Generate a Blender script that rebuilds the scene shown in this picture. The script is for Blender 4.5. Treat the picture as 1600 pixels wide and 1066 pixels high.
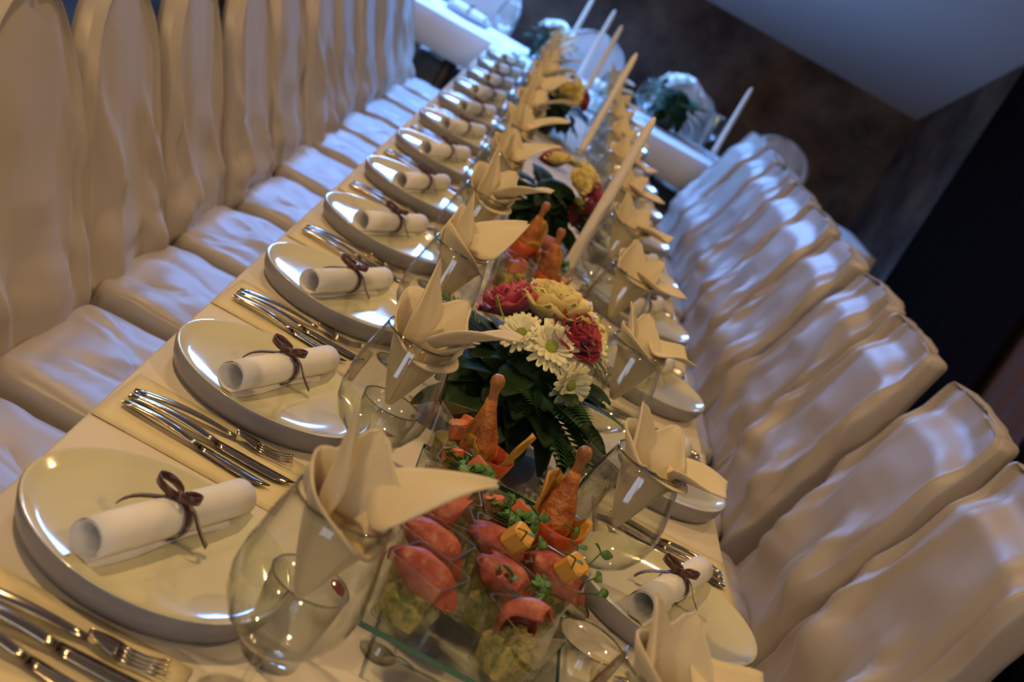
import bpy, math, random
import numpy as np
from mathutils import Vector, Matrix, noise
from math import sin, cos, pi, radians, tan, sqrt, atan2, exp

# ------------------------------------------------------------------ clearing
for o in list(bpy.data.objects):
    bpy.data.objects.remove(o, do_unlink=True)
scene = bpy.context.scene
C = scene.collection
random.seed(7)
TZ = 0.75                                   # height of the table top

# ------------------------------------------------------------------ camera
def make_camera():
    f, roll, vp, h = 2200.0, radians(30.0), (942.0, -90.0), TZ + 0.70
    R = np.array([cos(roll), sin(roll)]); U = np.array([sin(roll), -cos(roll)])
    d = np.array([vp[0] - 800.0, vp[1] - 533.0])
    a, b = d @ R, d @ U
    y = np.array([a, b, f]); y /= np.linalg.norm(y)
    z = np.array([0, f, -b]); z /= np.linalg.norm(z)
    x = -np.cross(y, z)
    M = np.stack([x, y, z], 1)
    r0, u0, fw = Vector(M[0]), Vector(M[1]), Vector(M[2])
    right = r0 * cos(roll) + u0 * sin(roll)
    up = -r0 * sin(roll) + u0 * cos(roll)
    m = Matrix((( right.x, up.x, -fw.x, 0.0), (right.y, up.y, -fw.y, 0.0),
                (right.z, up.z, -fw.z, h), (0, 0, 0, 1)))
    cam = bpy.data.cameras.new('camera')
    cam.sensor_width = 36.0
    cam.lens = f / 1600.0 * 36.0
    cam.clip_start = 0.05
    cam.dof.use_dof = True
    cam.dof.focus_distance = 1.75
    cam.dof.aperture_fstop = 6.0
    o = bpy.data.objects.new('camera', cam)
    o.matrix_world = m
    C.objects.link(o)
    scene.camera = o
make_camera()

# ------------------------------------------------------------------ light
w = bpy.data.worlds.new('world'); scene.world = w; w.use_nodes = True
bg = w.node_tree.nodes['Background']
bg.inputs[0].default_value = (0.42, 0.58, 1.0, 1); bg.inputs[1].default_value = 0.8

FARY, SIDEX, LEFTX, BACKY = 9.6, 2.40, -3.2, -2.6
KNEE, SLOPE, CEIL = 1.465, 0.40, 3.25
def ceil_z(y): return min(CEIL, KNEE + SLOPE * (FARY - y))
SKY = [(-1.75, -0.85, 7.35, 8.8), (-0.55, 0.35, 7.35, 8.8)]      # skylight openings x0,x1,y0,y1

def area(name, loc, rot, sx, sy, power, col):
    l = bpy.data.lights.new(name, 'AREA'); l.shape = 'RECTANGLE'; l.size = sx; l.size_y = sy
    l.energy = power; l.color = col
    o = bpy.data.objects.new(name, l); o.location = loc; o.rotation_euler = rot; C.objects.link(o)
    return o
for (x0, x1, y0, y1) in SKY:
    ym = (y0 + y1) / 2
    area('skylight_daylight', ((x0 + x1) / 2, ym + 0.06, ceil_z(ym) + 0.16), (-math.atan(SLOPE), 0, 0),
         x1 - x0, (y1 - y0) * sqrt(1 + SLOPE ** 2), 125, (0.16, 0.39, 1.0))
area('window_daylight', (-0.3, BACKY - 0.16, 1.75), (radians(90), 0, 0), 1.7, 1.3, 20, (0.72, 0.82, 1.0))  # cool fill through an unseen window added behind the camera
LAMPS = [(-0.9, -1.0), (-0.9, 1.45), (-0.9, 3.9), (1.25, -1.0), (1.25, 1.45), (1.25, 3.9)]  # the pair behind the camera is unseen, added to light camera-facing surfaces
LAMP_W = {-1.0: 27, 1.45: 45, 3.9: 38}
scene.view_settings.view_transform = 'Standard'
scene.view_settings.look = 'None'
scene.view_settings.exposure = 0.17
scene.view_settings.gamma = 1.0
scene.view_settings.use_curve_mapping = False
try:
    scene.cycles.transparent_max_bounces = 40
    scene.cycles.max_bounces = 10
    scene.cycles.caustics_reflective = False
    scene.cycles.caustics_refractive = False
    scene.cycles.sample_clamp_indirect = 4.0
except Exception:
    pass

# ------------------------------------------------------------------ materials
def newmat(name):
    m = bpy.data.materials.new(name); m.use_nodes = True
    nt = m.node_tree
    return m, nt, nt.nodes['Principled BSDF']
def mat(name, col, rough=0.5, metal=0.0, spec=0.5, sheen=0.0, coat=0.0, noise_amt=0.0, noise_scale=20.0,
        col2=None, bump=0.0, bump_scale=80.0, sss=0.0, stretch=None):
    m, nt, b = newmat(name)
    b.inputs['Base Color'].default_value = (*col, 1)
    b.inputs['Roughness'].default_value = rough
    b.inputs['Metallic'].default_value = metal
    b.inputs['Specular IOR Level'].default_value = spec
    b.inputs['Sheen Weight'].default_value = sheen
    b.inputs['Coat Weight'].default_value = coat
    if sss:
        b.inputs['Subsurface Weight'].default_value = sss
        b.inputs['Subsurface Radius'].default_value = (0.01, 0.006, 0.003)
    N = nt.nodes; L = nt.links
    tc = None
    if noise_amt or bump:
        tc = N.new('ShaderNodeTexCoord'); mp = N.new('ShaderNodeMapping')
        L.new(tc.outputs['Object'], mp.inputs['Vector'])
        if stretch: mp.inputs['Scale'].default_value = stretch
    if noise_amt:
        n = N.new('ShaderNodeTexNoise'); n.inputs['Scale'].default_value = noise_scale; n.inputs['Detail'].default_value = 5
        L.new(mp.outputs[0], n.inputs['Vector'])
        r = N.new('ShaderNodeValToRGB')
        c2 = col2 or tuple(c * (1 - noise_amt) for c in col)
        r.color_ramp.elements[0].position = 0.35; r.color_ramp.elements[0].color = (*c2, 1)
        r.color_ramp.elements[1].position = 0.65; r.color_ramp.elements[1].color = (*col, 1)
        L.new(n.outputs['Fac'], r.inputs[0]); L.new(r.outputs[0], b.inputs['Base Color'])
    if bump:
        n2 = N.new('ShaderNodeTexNoise'); n2.inputs['Scale'].default_value = bump_scale; n2.inputs['Detail'].default_value = 3
        L.new(mp.outputs[0], n2.inputs['Vector'])
        bp = N.new('ShaderNodeBump'); bp.inputs['Strength'].default_value = bump; bp.inputs['Distance'].default_value = 0.01
        L.new(n2.outputs['Fac'], bp.inputs['Height']); L.new(bp.outputs[0], b.inputs['Normal'])
    return m
def glassmat(name, tint=(0.965, 0.975, 0.965), rough=0.02, f0=0.045, edge=(0.38, 0.39, 0.34)):
    m = bpy.data.materials.new(name); m.use_nodes = True
    nt = m.node_tree; N = nt.nodes; L = nt.links; N.clear()
    out = N.new('ShaderNodeOutputMaterial'); mix = N.new('ShaderNodeMixShader')
    lw = N.new('ShaderNodeLayerWeight'); lw.inputs[0].default_value = 0.5
    pw = N.new('ShaderNodeMath'); pw.operation = 'POWER'; pw.inputs[1].default_value = 4.0
    ma = N.new('ShaderNodeMath'); ma.operation = 'MULTIPLY_ADD'; ma.inputs[1].default_value = 1 - f0; ma.inputs[2].default_value = f0
    L.new(lw.outputs['Facing'], pw.inputs[0]); L.new(pw.outputs[0], ma.inputs[0])
    p2 = N.new('ShaderNodeMath'); p2.operation = 'POWER'; p2.inputs[1].default_value = 4.0
    L.new(lw.outputs['Facing'], p2.inputs[0])
    cm = N.new('ShaderNodeMixRGB'); cm.inputs[1].default_value = (*tint, 1); cm.inputs[2].default_value = (*edge, 1)
    L.new(p2.outputs[0], cm.inputs[0])
    t = N.new('ShaderNodeBsdfTransparent'); L.new(cm.outputs[0], t.inputs[0])
    g = N.new('ShaderNodeBsdfGlossy'); g.inputs['Roughness'].default_value = rough
    g.inputs[0].default_value = (1, 1, 1, 1)
    L.new(ma.outputs[0], mix.inputs[0]); L.new(t.outputs[0], mix.inputs[1]); L.new(g.outputs[0], mix.inputs[2])
    L.new(mix.outputs[0], out.inputs[0])
    return m

M = {}
def satin_mat():
    m, nt, b = newmat('ivory_satin'); N = nt.nodes; L = nt.links
    b.inputs['Base Color'].default_value = (0.42, 0.37, 0.33, 1)
    b.inputs['Roughness'].default_value = 0.44; b.inputs['Metallic'].default_value = 0.06
    b.inputs['Specular IOR Level'].default_value = 0.6
    b.inputs['Sheen Weight'].default_value = 0.1
    tc = N.new('ShaderNodeTexCoord'); oi = N.new('ShaderNodeObjectInfo'); ad = N.new('ShaderNodeVectorMath'); ad.operation = 'ADD'
    mp = N.new('ShaderNodeMapping'); mp.inputs['Scale'].default_value = (1, 1, 0.28); mp.inputs['Rotation'].default_value = (0.35, 0, 0)
    sc = N.new('ShaderNodeMath'); sc.operation = 'MULTIPLY'; sc.inputs[1].default_value = 37.0
    L.new(oi.outputs['Random'], sc.inputs[0]); L.new(tc.outputs['Object'], ad.inputs[0]); L.new(sc.outputs[0], ad.inputs[1])
    L.new(ad.outputs[0], mp.inputs['Vector'])
    n = N.new('ShaderNodeTexNoise'); n.inputs['Scale'].default_value = 3.6; n.inputs['Detail'].default_value = 1.0; n.inputs['Distortion'].default_value = 0.4
    L.new(mp.outputs[0], n.inputs['Vector'])
    r = N.new('ShaderNodeValToRGB'); e = r.color_ramp.elements               # sharp creases where the noise crosses its middle
    e[0].position = 0.38; e[0].color = (0, 0, 0, 1); e[1].position = 0.62; e[1].color = (0, 0, 0, 1)
    k = r.color_ramp.elements.new(0.5); k.color = (1, 1, 1, 1); r.color_ramp.interpolation = 'EASE'
    L.new(n.outputs['Fac'], r.inputs[0])
    bp = N.new('ShaderNodeBump'); bp.inputs['Strength'].default_value = 0.30; bp.inputs['Distance'].default_value = 0.008
    L.new(r.outputs[0], bp.inputs['Height']); L.new(bp.outputs[0], b.inputs['Normal'])
    return m
M['satin'] = satin_mat()
M['cloth'] = mat('cream_tablecloth', (0.75, 0.67, 0.54), rough=0.9, spec=0.15, bump=0.04, bump_scale=300)
M['headcloth'] = mat('white_tablecloth', (0.80, 0.80, 0.82), rough=0.75, sheen=0.2, bump=0.04, bump_scale=300)
M['paper_napkin'] = mat('yellow_paper_napkin', (0.78, 0.66, 0.40), rough=0.9, spec=0.15, bump=0.05, bump_scale=200)
M['napkin'] = mat('beige_linen', (0.72, 0.60, 0.37), rough=0.85, sheen=0.3, bump=0.12, bump_scale=420)
M['porcelain'] = mat('cream_porcelain', (0.68, 0.64, 0.42), rough=0.10, spec=0.6, coat=0.4)
M['greyglaze'] = mat('grey_glaze', (0.30, 0.29, 0.31), rough=0.25, spec=0.5)  # shade on the plates' outer wall, painted in as an even grey
M['paper'] = mat('white_paper', (0.86, 0.83, 0.78), rough=0.8, noise_amt=0.04, noise_scale=30)
M['ribbon'] = mat('brown_ribbon', (0.065, 0.013, 0.007), rough=0.35, spec=0.6, sheen=0.3)
M['steel'] = mat('polished_steel', (0.50, 0.43, 0.33), rough=0.16, metal=1.0)
M['glass'] = glassmat('clear_glass')
M['cupglass'] = glassmat('clear_plastic', (0.95, 0.955, 0.94), 0.05)
M['rimglass'] = glassmat('thick_rim_glass', (0.60, 0.61, 0.56), 0.03, 0.16, (0.12, 0.12, 0.10))
M['cuprim'] = glassmat('plastic_rim', (0.93, 0.93, 0.90), 0.15, 0.22, (0.75, 0.75, 0.7))
M['pane'] = glassmat('window_glass', (0.97, 0.98, 0.98))
M['sheet'] = glassmat('platter_glass', (0.93, 0.965, 0.945), 0.02)
M['sheet_edge'] = mat('green_glass_edge', (0.03, 0.16, 0.11), rough=0.12, spec=0.8)
M['candle'] = mat('ivory_wax', (0.93, 0.83, 0.70), rough=0.45, sss=0.25)
M['wick'] = mat('wick', (0.05, 0.045, 0.04), rough=0.9)
M['leaf'] = mat('dark_leaf', (0.014, 0.046, 0.008), rough=0.6, spec=0.25, noise_amt=0.5, noise_scale=25)
M['fern'] = mat('fern_leaf', (0.035, 0.105, 0.03), rough=0.5, noise_amt=0.4, noise_scale=30)
M['stem'] = mat('green_stem', (0.06, 0.14, 0.03), rough=0.5)
M['lime'] = mat('lime_bud', (0.42, 0.50, 0.08), rough=0.5)
M['rose_pink'] = mat('pink_petals', (0.58, 0.09, 0.12), rough=0.55, noise_amt=0.45, noise_scale=40, col2=(0.40, 0.03, 0.07), sheen=0.2)
M['rose_yellow'] = mat('yellow_petals', (0.86, 0.70, 0.24), rough=0.55, noise_amt=0.2, noise_scale=40, sheen=0.2)
M['rose_red'] = mat('red_petals', (0.40, 0.018, 0.035), rough=0.5, noise_amt=0.4, noise_scale=40, sheen=0.2)
M['daisy'] = mat('cream_petals', (0.92, 0.86, 0.52), rough=0.6, noise_amt=0.12, noise_scale=60)
M['daisy_white'] = mat('white_petals', (0.86, 0.87, 0.82), rough=0.6)
M['daisy_center'] = mat('green_flower_center', (0.30, 0.38, 0.05), rough=0.8, bump=0.6, bump_scale=400)
M['gold_center'] = mat('orange_flower_center', (0.55, 0.22, 0.03), rough=0.8, bump=0.6, bump_scale=400)
M['vase'] = mat('dark_green_vase', (0.02, 0.035, 0.018), rough=0.3)
M['ham'] = mat('cured_ham', (0.50, 0.135, 0.075), rough=0.45, noise_amt=0.5, noise_scale=40, col2=(0.30, 0.045, 0.025), bump=0.25, bump_scale=120)
M['salad'] = mat('potato_salad', (0.74, 0.56, 0.15), rough=0.5, noise_amt=0.6, noise_scale=90, col2=(0.25, 0.28, 0.05), bump=0.8, bump_scale=160)
M['cheese'] = mat('yellow_cheese', (0.82, 0.42, 0.07), rough=0.45, noise_amt=0.12, noise_scale=30)
M['salmon'] = mat('orange_salmon', (0.80, 0.20, 0.07), rough=0.4, noise_amt=0.3, noise_scale=50)
M['greens'] = mat('pea_shoot', (0.09, 0.24, 0.04), rough=0.5, noise_amt=0.45, noise_scale=60)
M['redcup'] = mat('orange_red_cup', (0.60, 0.095, 0.022), rough=0.3, spec=0.5, noise_amt=0.15, noise_scale=15)
M['crust'] = mat('fried_crust', (0.55, 0.20, 0.035), rough=0.5, noise_amt=0.55, noise_scale=55, col2=(0.30, 0.07, 0.015), bump=0.7, bump_scale=110)
M['chip'] = mat('golden_chip', (0.66, 0.34, 0.05), rough=0.5, noise_amt=0.35, noise_scale=35, bump=0.4, bump_scale=60)
M['bone'] = mat('browned_bone', (0.45, 0.17, 0.05), rough=0.5, noise_amt=0.5, noise_scale=40)
M['wood'] = mat('dark_wood', (0.10, 0.06, 0.035), rough=0.5, noise_amt=0.5, noise_scale=12, stretch=(1, 1, 8))
M['curtain'] = mat('black_curtain', (0.006, 0.004, 0.004), rough=0.95, spec=0.05)
M['curtain2'] = mat('brown_curtain', (0.13, 0.055, 0.03), rough=0.9)
M['plaster'] = mat('white_plaster', (0.82, 0.80, 0.80), rough=0.9, bump=0.05, bump_scale=40)
M['sidewall'] = mat('beige_plaster', (0.30, 0.25, 0.19), rough=0.9, noise_amt=0.2, noise_scale=4)
M['frame'] = mat('white_window_frame', (0.7, 0.7, 0.7), rough=0.5)
M['brass'] = mat('brass', (0.6, 0.42, 0.18), rough=0.25, metal=1.0)

def stone_mat():
    m, nt, b = newmat('mottled_stone')
    N = nt.nodes; L = nt.links
    tc = N.new('ShaderNodeTexCoord')
    n1 = N.new('ShaderNodeTexNoise'); n1.inputs['Scale'].default_value = 2.6; n1.inputs['Detail'].default_value = 8; n1.inputs['Roughness'].default_value = 0.62
    n2 = N.new('ShaderNodeTexNoise'); n2.inputs['Scale'].default_value = 1.1; n2.inputs['Detail'].default_value = 4
    L.new(tc.outputs['Object'], n1.inputs['Vector']); L.new(tc.outputs['Object'], n2.inputs['Vector'])
    r1 = N.new('ShaderNodeValToRGB'); e = r1.color_ramp.elements
    e[0].position = 0.36; e[0].color = (0.050, 0.040, 0.036, 1); e[1].position = 0.66; e[1].color = (0.20, 0.165, 0.14, 1)
    r2 = N.new('ShaderNodeValToRGB'); e = r2.color_ramp.elements
    e[0].position = 0.44; e[0].color = (1, 1, 1, 1); e[1].position = 0.70; e[1].color = (1.0, 0.66, 0.36, 1)
    mx = N.new('ShaderNodeMixRGB'); mx.blend_type = 'MULTIPLY'; mx.inputs[0].default_value = 1.0
    L.new(n1.outputs['Fac'], r1.inputs[0]); L.new(n2.outputs['Fac'], r2.inputs[0])
    L.new(r1.outputs[0], mx.inputs[1]); L.new(r2.outputs[0], mx.inputs[2]); L.new(mx.outputs[0], b.inputs['Base Color'])
    b.inputs['Roughness'].default_value = 0.85
    bp = N.new('ShaderNodeBump'); bp.inputs['Strength'].default_value = 0.5; bp.inputs['Distance'].default_value = 0.03
    L.new(n1.outputs['Fac'], bp.inputs['Height']); L.new(bp.outputs[0], b.inputs['Normal'])
    return m
M['stone'] = stone_mat()
M['floor'] = mat('dark_floor', (0.07, 0.06, 0.055), rough=0.28, noise_amt=0.35, noise_scale=3)

# ------------------------------------------------------------------ mesh helpers
class MB:
    """collects shapes into one mesh"""
    def __init__(s): s.v = []; s.f = []
    def add(s, v, f, mtx=None):
        n = len(s.v)
        if mtx is not None: v = [mtx @ Vector(p) for p in v]
        s.v += [tuple(p) for p in v]; s.f += [tuple(i + n for i in q) for q in f]
        return s
    def grid(s, P, closed_u=False, closed_v=False, mtx=None):
        nv = len(P); nu = len(P[0]); v = [p for row in P for p in row]; f = []
        for j in range(nv if closed_v else nv - 1):
            for i in range(nu if closed_u else nu - 1):
                j2 = (j + 1) % nv; i2 = (i + 1) % nu
                f.append((j * nu + i, j * nu + i2, j2 * nu + i2, j2 * nu + i))
        return s.add(v, f, mtx)
    def lathe(s, prof, n=32, mtx=None, cap0=False, cap1=False):
        P = [[(r * cos(2 * pi * i / n), r * sin(2 * pi * i / n), z) for i in range(n)] for r, z in prof]
        base = len(s.v)
        s.grid(P, closed_u=True, mtx=mtx)
        if cap0: s.f.append(tuple(base + i for i in reversed(range(n))))
        if cap1: s.f.append(tuple(base + (len(prof) - 1) * n + i for i in range(n)))
        return s
    def tube(s, path, rad, n=8, caps=True):
        path = [Vector(p) for p in path]; P = []
        up = Vector((0, 0, 1))
        for i, p in enumerate(path):
            t = (path[min(i + 1, len(path) - 1)] - path[max(i - 1, 0)]).normalized()
            a = t.cross(up)
            if a.length < 1e-3: a = t.cross(Vector((1, 0, 0)))
            a.normalize(); b2 = t.cross(a)
            r = rad[i] if isinstance(rad, (list, tuple)) else rad
            P.append([p + (a * cos(2 * pi * k / n) + b2 * sin(2 * pi * k / n)) * r for k in range(n)])
        base = len(s.v); s.grid(P, closed_u=True)
        if caps:
            s.f.append(tuple(base + i for i in range(n))); m = base + (len(P) - 1) * n
            s.f.append(tuple(m + i for i in reversed(range(n))))
        return s
    def box(s, x0, x1, y0, y1, z0, z1, mtx=None):
        v = [(x0, y0, z0), (x1, y0, z0), (x1, y1, z0), (x0, y1, z0), (x0, y0, z1), (x1, y0, z1), (x1, y1, z1), (x0, y1, z1)]
        f = [(0, 3, 2, 1), (4, 5, 6, 7), (0, 1, 5, 4), (1, 2, 6, 5), (2, 3, 7, 6), (3, 0, 4, 7)]
        return s.add(v, f, mtx)
    def mesh(s, name, material, smooth=True, thick=0.0, merge=False):
        v, f = s.v, s.f
        if thick:
            v, f = thicken(v, f, thick)
        me = bpy.data.meshes.new(name); me.from_pydata(v, [], f); me.update()
        if smooth:
            me.polygons.foreach_set('use_smooth', [True] * len(me.polygons))
        me.materials.append(M[material])
        return me
def thicken(v, f, t):
    """give an open sheet a real thickness t, with closed rims"""
    V = np.array(v, float); n = np.zeros_like(V)
    for q in f:
        a, b, c = V[q[0]], V[q[1]], V[q[2]]
        nn = np.cross(b - a, c - a) if len(q) == 3 else np.cross(V[q[2]] - V[q[0]], V[q[3]] - V[q[1]])
        for i in q: n[i] += nn
    l = np.linalg.norm(n, axis=1); l[l == 0] = 1; n /= l[:, None]
    W = V - n * t; k = len(V)
    cnt = {}
    for q in f:
        for i in range(len(q)):
            e = (q[i], q[(i + 1) % len(q)])
            cnt[e] = cnt.get(e, 0) + 1
    F = list(f) + [tuple(i + k for i in reversed(q)) for q in f]
    for (a, b) in list(cnt):
        if (b, a) not in cnt: F.append((b, a, a + k, b + k))
    return [tuple(p) for p in V] + [tuple(p) for p in W], F

def obj(name, me, parent=None, loc=(0, 0, 0), rot=(0, 0, 0), scale=(1, 1, 1), mtx=None):
    o = bpy.data.objects.new(name, me); C.objects.link(o)
    if parent is not None: o.parent = parent
    if mtx is not None: o.matrix_local = mtx if parent is not None else mtx
    else:
        o.location = loc; o.rotation_euler = rot; o.scale = scale
    return o
def tag(o, label, cat, group=None, kind=None):
    if label: o['label'] = label
    if cat: o['category'] = cat
    if group: o['group'] = group
    if kind: o['kind'] = kind
    return o
def thing(name, label, cat, loc=(0, 0, 0), rotz=0, group=None, scale=1.0):
    o = bpy.data.objects.new(name, None); C.objects.link(o); o.empty_display_size = 0.05
    o.location = loc; o.rotation_euler = (0, 0, rotz); o.scale = (scale,) * 3
    return tag(o, label, cat, group)
def struct(name, me, parent=None, label=None, **k):
    o = obj(name, me, parent, **k)
    if parent is None: o['kind'] = 'structure'
    if label: o['label'] = label
    return o
def align(direction, pos=(0, 0, 0), spin=0.0, s=1.0):
    q = Vector(direction).normalized().to_track_quat('Z', 'Y')
    return Matrix.Translation(pos) @ q.to_matrix().to_4x4() @ Matrix.Rotation(spin, 4, 'Z') @ Matrix.Diagonal((s, s, s, 1))
def nz(x, y, z=0.0): return noise.noise(Vector((x, y, z)))
ORD = ['first', 'second', 'third', 'fourth', 'fifth', 'sixth', 'seventh', 'eighth', 'ninth', 'tenth', 'eleventh', 'twelfth', 'thirteenth']

# ------------------------------------------------------------------ the room
def build_room():
    m = MB().box(LEFTX - .1, SIDEX + .1, BACKY - .1, FARY + .1, -.1, 0.0); struct('floor', m.mesh('floor', 'floor', False), label='dark glossy floor')
    m = MB().box(LEFTX - .1, SIDEX + .1, FARY, FARY + .12, 0, KNEE + .03); struct('wall_far', m.mesh('wall_far', 'stone', False), label='dark mottled stone knee wall at the far end')
    yb = FARY - (CEIL - KNEE) / SLOPE
    def side(x0, x1, name, ma, lab):
        pr = [(BACKY, 0), (FARY, 0), (FARY, KNEE), (yb, CEIL), (BACKY, CEIL)]
        v = [(x0, y, z) for y, z in pr] + [(x1, y, z) for y, z in pr]; n = 5
        f = [tuple(range(n)), tuple(reversed(range(n, 2 * n)))] + [(i, i + n, (i + 1) % n + n, (i + 1) % n) for i in range(n)]
        struct(name, MB().add(v, f).mesh(name, ma, False), label=lab)
    side(SIDEX, SIDEX + .12, 'wall_right', 'stone', 'dark mottled stone side wall')
    side(LEFTX - .12, LEFTX, 'wall_left', 'sidewall', 'dim beige side wall')
    m = MB()
    wx0, wx1, wz0, wz1 = -1.15, .55, 1.1, 2.4
    for (a, b, c, d) in ((LEFTX - .1, wx0, 0, CEIL), (wx1, SIDEX + .1, 0, CEIL), (wx0, wx1, 0, wz0), (wx0, wx1, wz1, CEIL)): m.box(a, b, BACKY - .12, BACKY, c, d)
    struct('wall_back', m.mesh('wall_back', 'sidewall', False))
    w_ = struct('window_3', MB().box(wx0, wx1, BACKY - .065, BACKY - .06, wz0, wz1).mesh('pane', 'pane', False), label='window behind the camera')
    fr = MB()
    for (a, b, c, d) in ((wx0, wx0 + .05, wz0, wz1), (wx1 - .05, wx1, wz0, wz1), (wx0 + .05, wx1 - .05, wz0, wz0 + .05), (wx0 + .05, wx1 - .05, wz1 - .05, wz1), (-.325, -.275, wz0 + .05, wz1 - .05)): fr.box(a, b, BACKY - .09, BACKY - .03, c, d)
    obj('window_frame', fr.mesh('window_frame', 'frame', False), w_)
    # ceiling: flat part, then sloped part with two skylight openings
    m = MB(); m.box(LEFTX - .1, SIDEX + .1, BACKY - .1, yb, CEIL, CEIL + .12)
    xs = [LEFTX - .1] + [q for s in SKY for q in s[:2]] + [SIDEX + .1]
    ys = [yb, SKY[0][2], SKY[0][3], FARY + .1]
    zz = lambda y: KNEE + SLOPE * (FARY - y)
    for j in range(3):
        for i in range(len(xs) - 1):
            if j == 1 and i % 2 == 1: continue
            v = [(x, y, zz(y) + d) for d in (0, .12) for (x, y) in ((xs[i], ys[j]), (xs[i + 1], ys[j]), (xs[i + 1], ys[j + 1]), (xs[i], ys[j + 1]))]
            m.add(v, [(0, 3, 2, 1), (4, 5, 6, 7), (0, 1, 5, 4), (1, 2, 6, 5), (2, 3, 7, 6), (3, 0, 4, 7)])
    struct('ceiling', m.mesh('ceiling', 'plaster', False), label='pale grey plaster ceiling sloping down to the far wall')
    for k, (x0, x1, y0, y1) in enumerate(SKY):
        v = [(x0, y0, zz(y0) + .06), (x1, y0, zz(y0) + .06), (x1, y1, zz(y1) + .06), (x0, y1, zz(y1) + .06)]
        pane = MB().add(v, [(0, 1, 2, 3)])
        w_ = struct('window_%d' % (k + 1), pane.mesh('pane', 'pane', False, thick=.008), label='roof window in the sloped ceiling')
        fr = MB(); t = .05
        for (a0, a1, b0, b1) in ((x0, x0 + t, y0, y1), (x1 - t, x1, y0, y1), (x0 + t, x1 - t, y0, y0 + t), (x0 + t, x1 - t, y1 - t, y1)):
            v = [(x, y, zz(y) + d) for d in (0.02, .075) for (x, y) in ((a0, b0), (a1, b0), (a1, b1), (a0, b1))]
            fr.add(v, [(0, 3, 2, 1), (4, 5, 6, 7), (0, 1, 5, 4), (1, 2, 6, 5), (2, 3, 7, 6), (3, 0, 4, 7)])
        obj('window_frame', fr.mesh('window_frame', 'frame', False), w_)
build_room()

def drape(name, y0, y1, zt, material, label, amp=.035, folds=9, x=SIDEX - .07):
    P = []; n = folds * 8
    for j in range(8):
        z = .02 + (zt - .02) * j / 7
        P.append([(x - amp * (0.55 + 0.45 * sin(2 * pi * folds * i / n + .4 * sin(i * .37))) * (1 - .25 * j / 7), y0 + (y1 - y0) * i / n, z) for i in range(n + 1)])
    o = obj(name, MB().grid(P).mesh(name, material, True, thick=.006))
    return tag(o, label, 'curtain')
drape('curtain', 5.86, 7.84, 2.05, 'curtain', 'long black curtain hanging on the right wall beyond the chairs')
drape('curtain', 3.2, 5.16, 3.1, 'curtain', 'black curtain nearest the camera on the right wall', folds=9)
drape('curtain', 5.2, 5.84, 3.0, 'curtain2', 'narrow reddish brown curtain between the two black curtains', folds=3, x=SIDEX - .03)

def build_lamps():
    rod = MB().lathe([(0.0, .62), (.05, .62), (.05, .60), (.006, .595), (.006, .13), (.03, .12), (.035, .10)], 16).mesh('lamp_rod', 'brass')
    shade = MB().lathe([(.035, .12), (.09, .07), (.115, -.01), (.11, -.012), (.085, .062), (.03, .112)], 24).mesh('lamp_shade', 'brass')
    for i, (x, y) in enumerate(LAMPS):
        side = 'left' if x < 0 else 'right'
        t = thing('pendant_lamp', '%s brass pendant lamp above the %s row of chairs' % (['nearest', 'middle', 'farthest'][i % 3], side), 'lamp', (x, y, CEIL - .62), 0, 'pendant lamps')
        obj('lamp_rod', rod, t); obj('lamp_shade', shade, t)
        l = bpy.data.lights.new('bulb', 'POINT'); l.energy = LAMP_W[y] * (1.18 if x < 0 else .74); l.color = (1.0, 0.66, 0.31); l.shadow_soft_size = .045
        b = bpy.data.objects.new('bulb', l); C.objects.link(b); b.parent = t; b.location = (0, 0, .0)
build_lamps()

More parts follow.
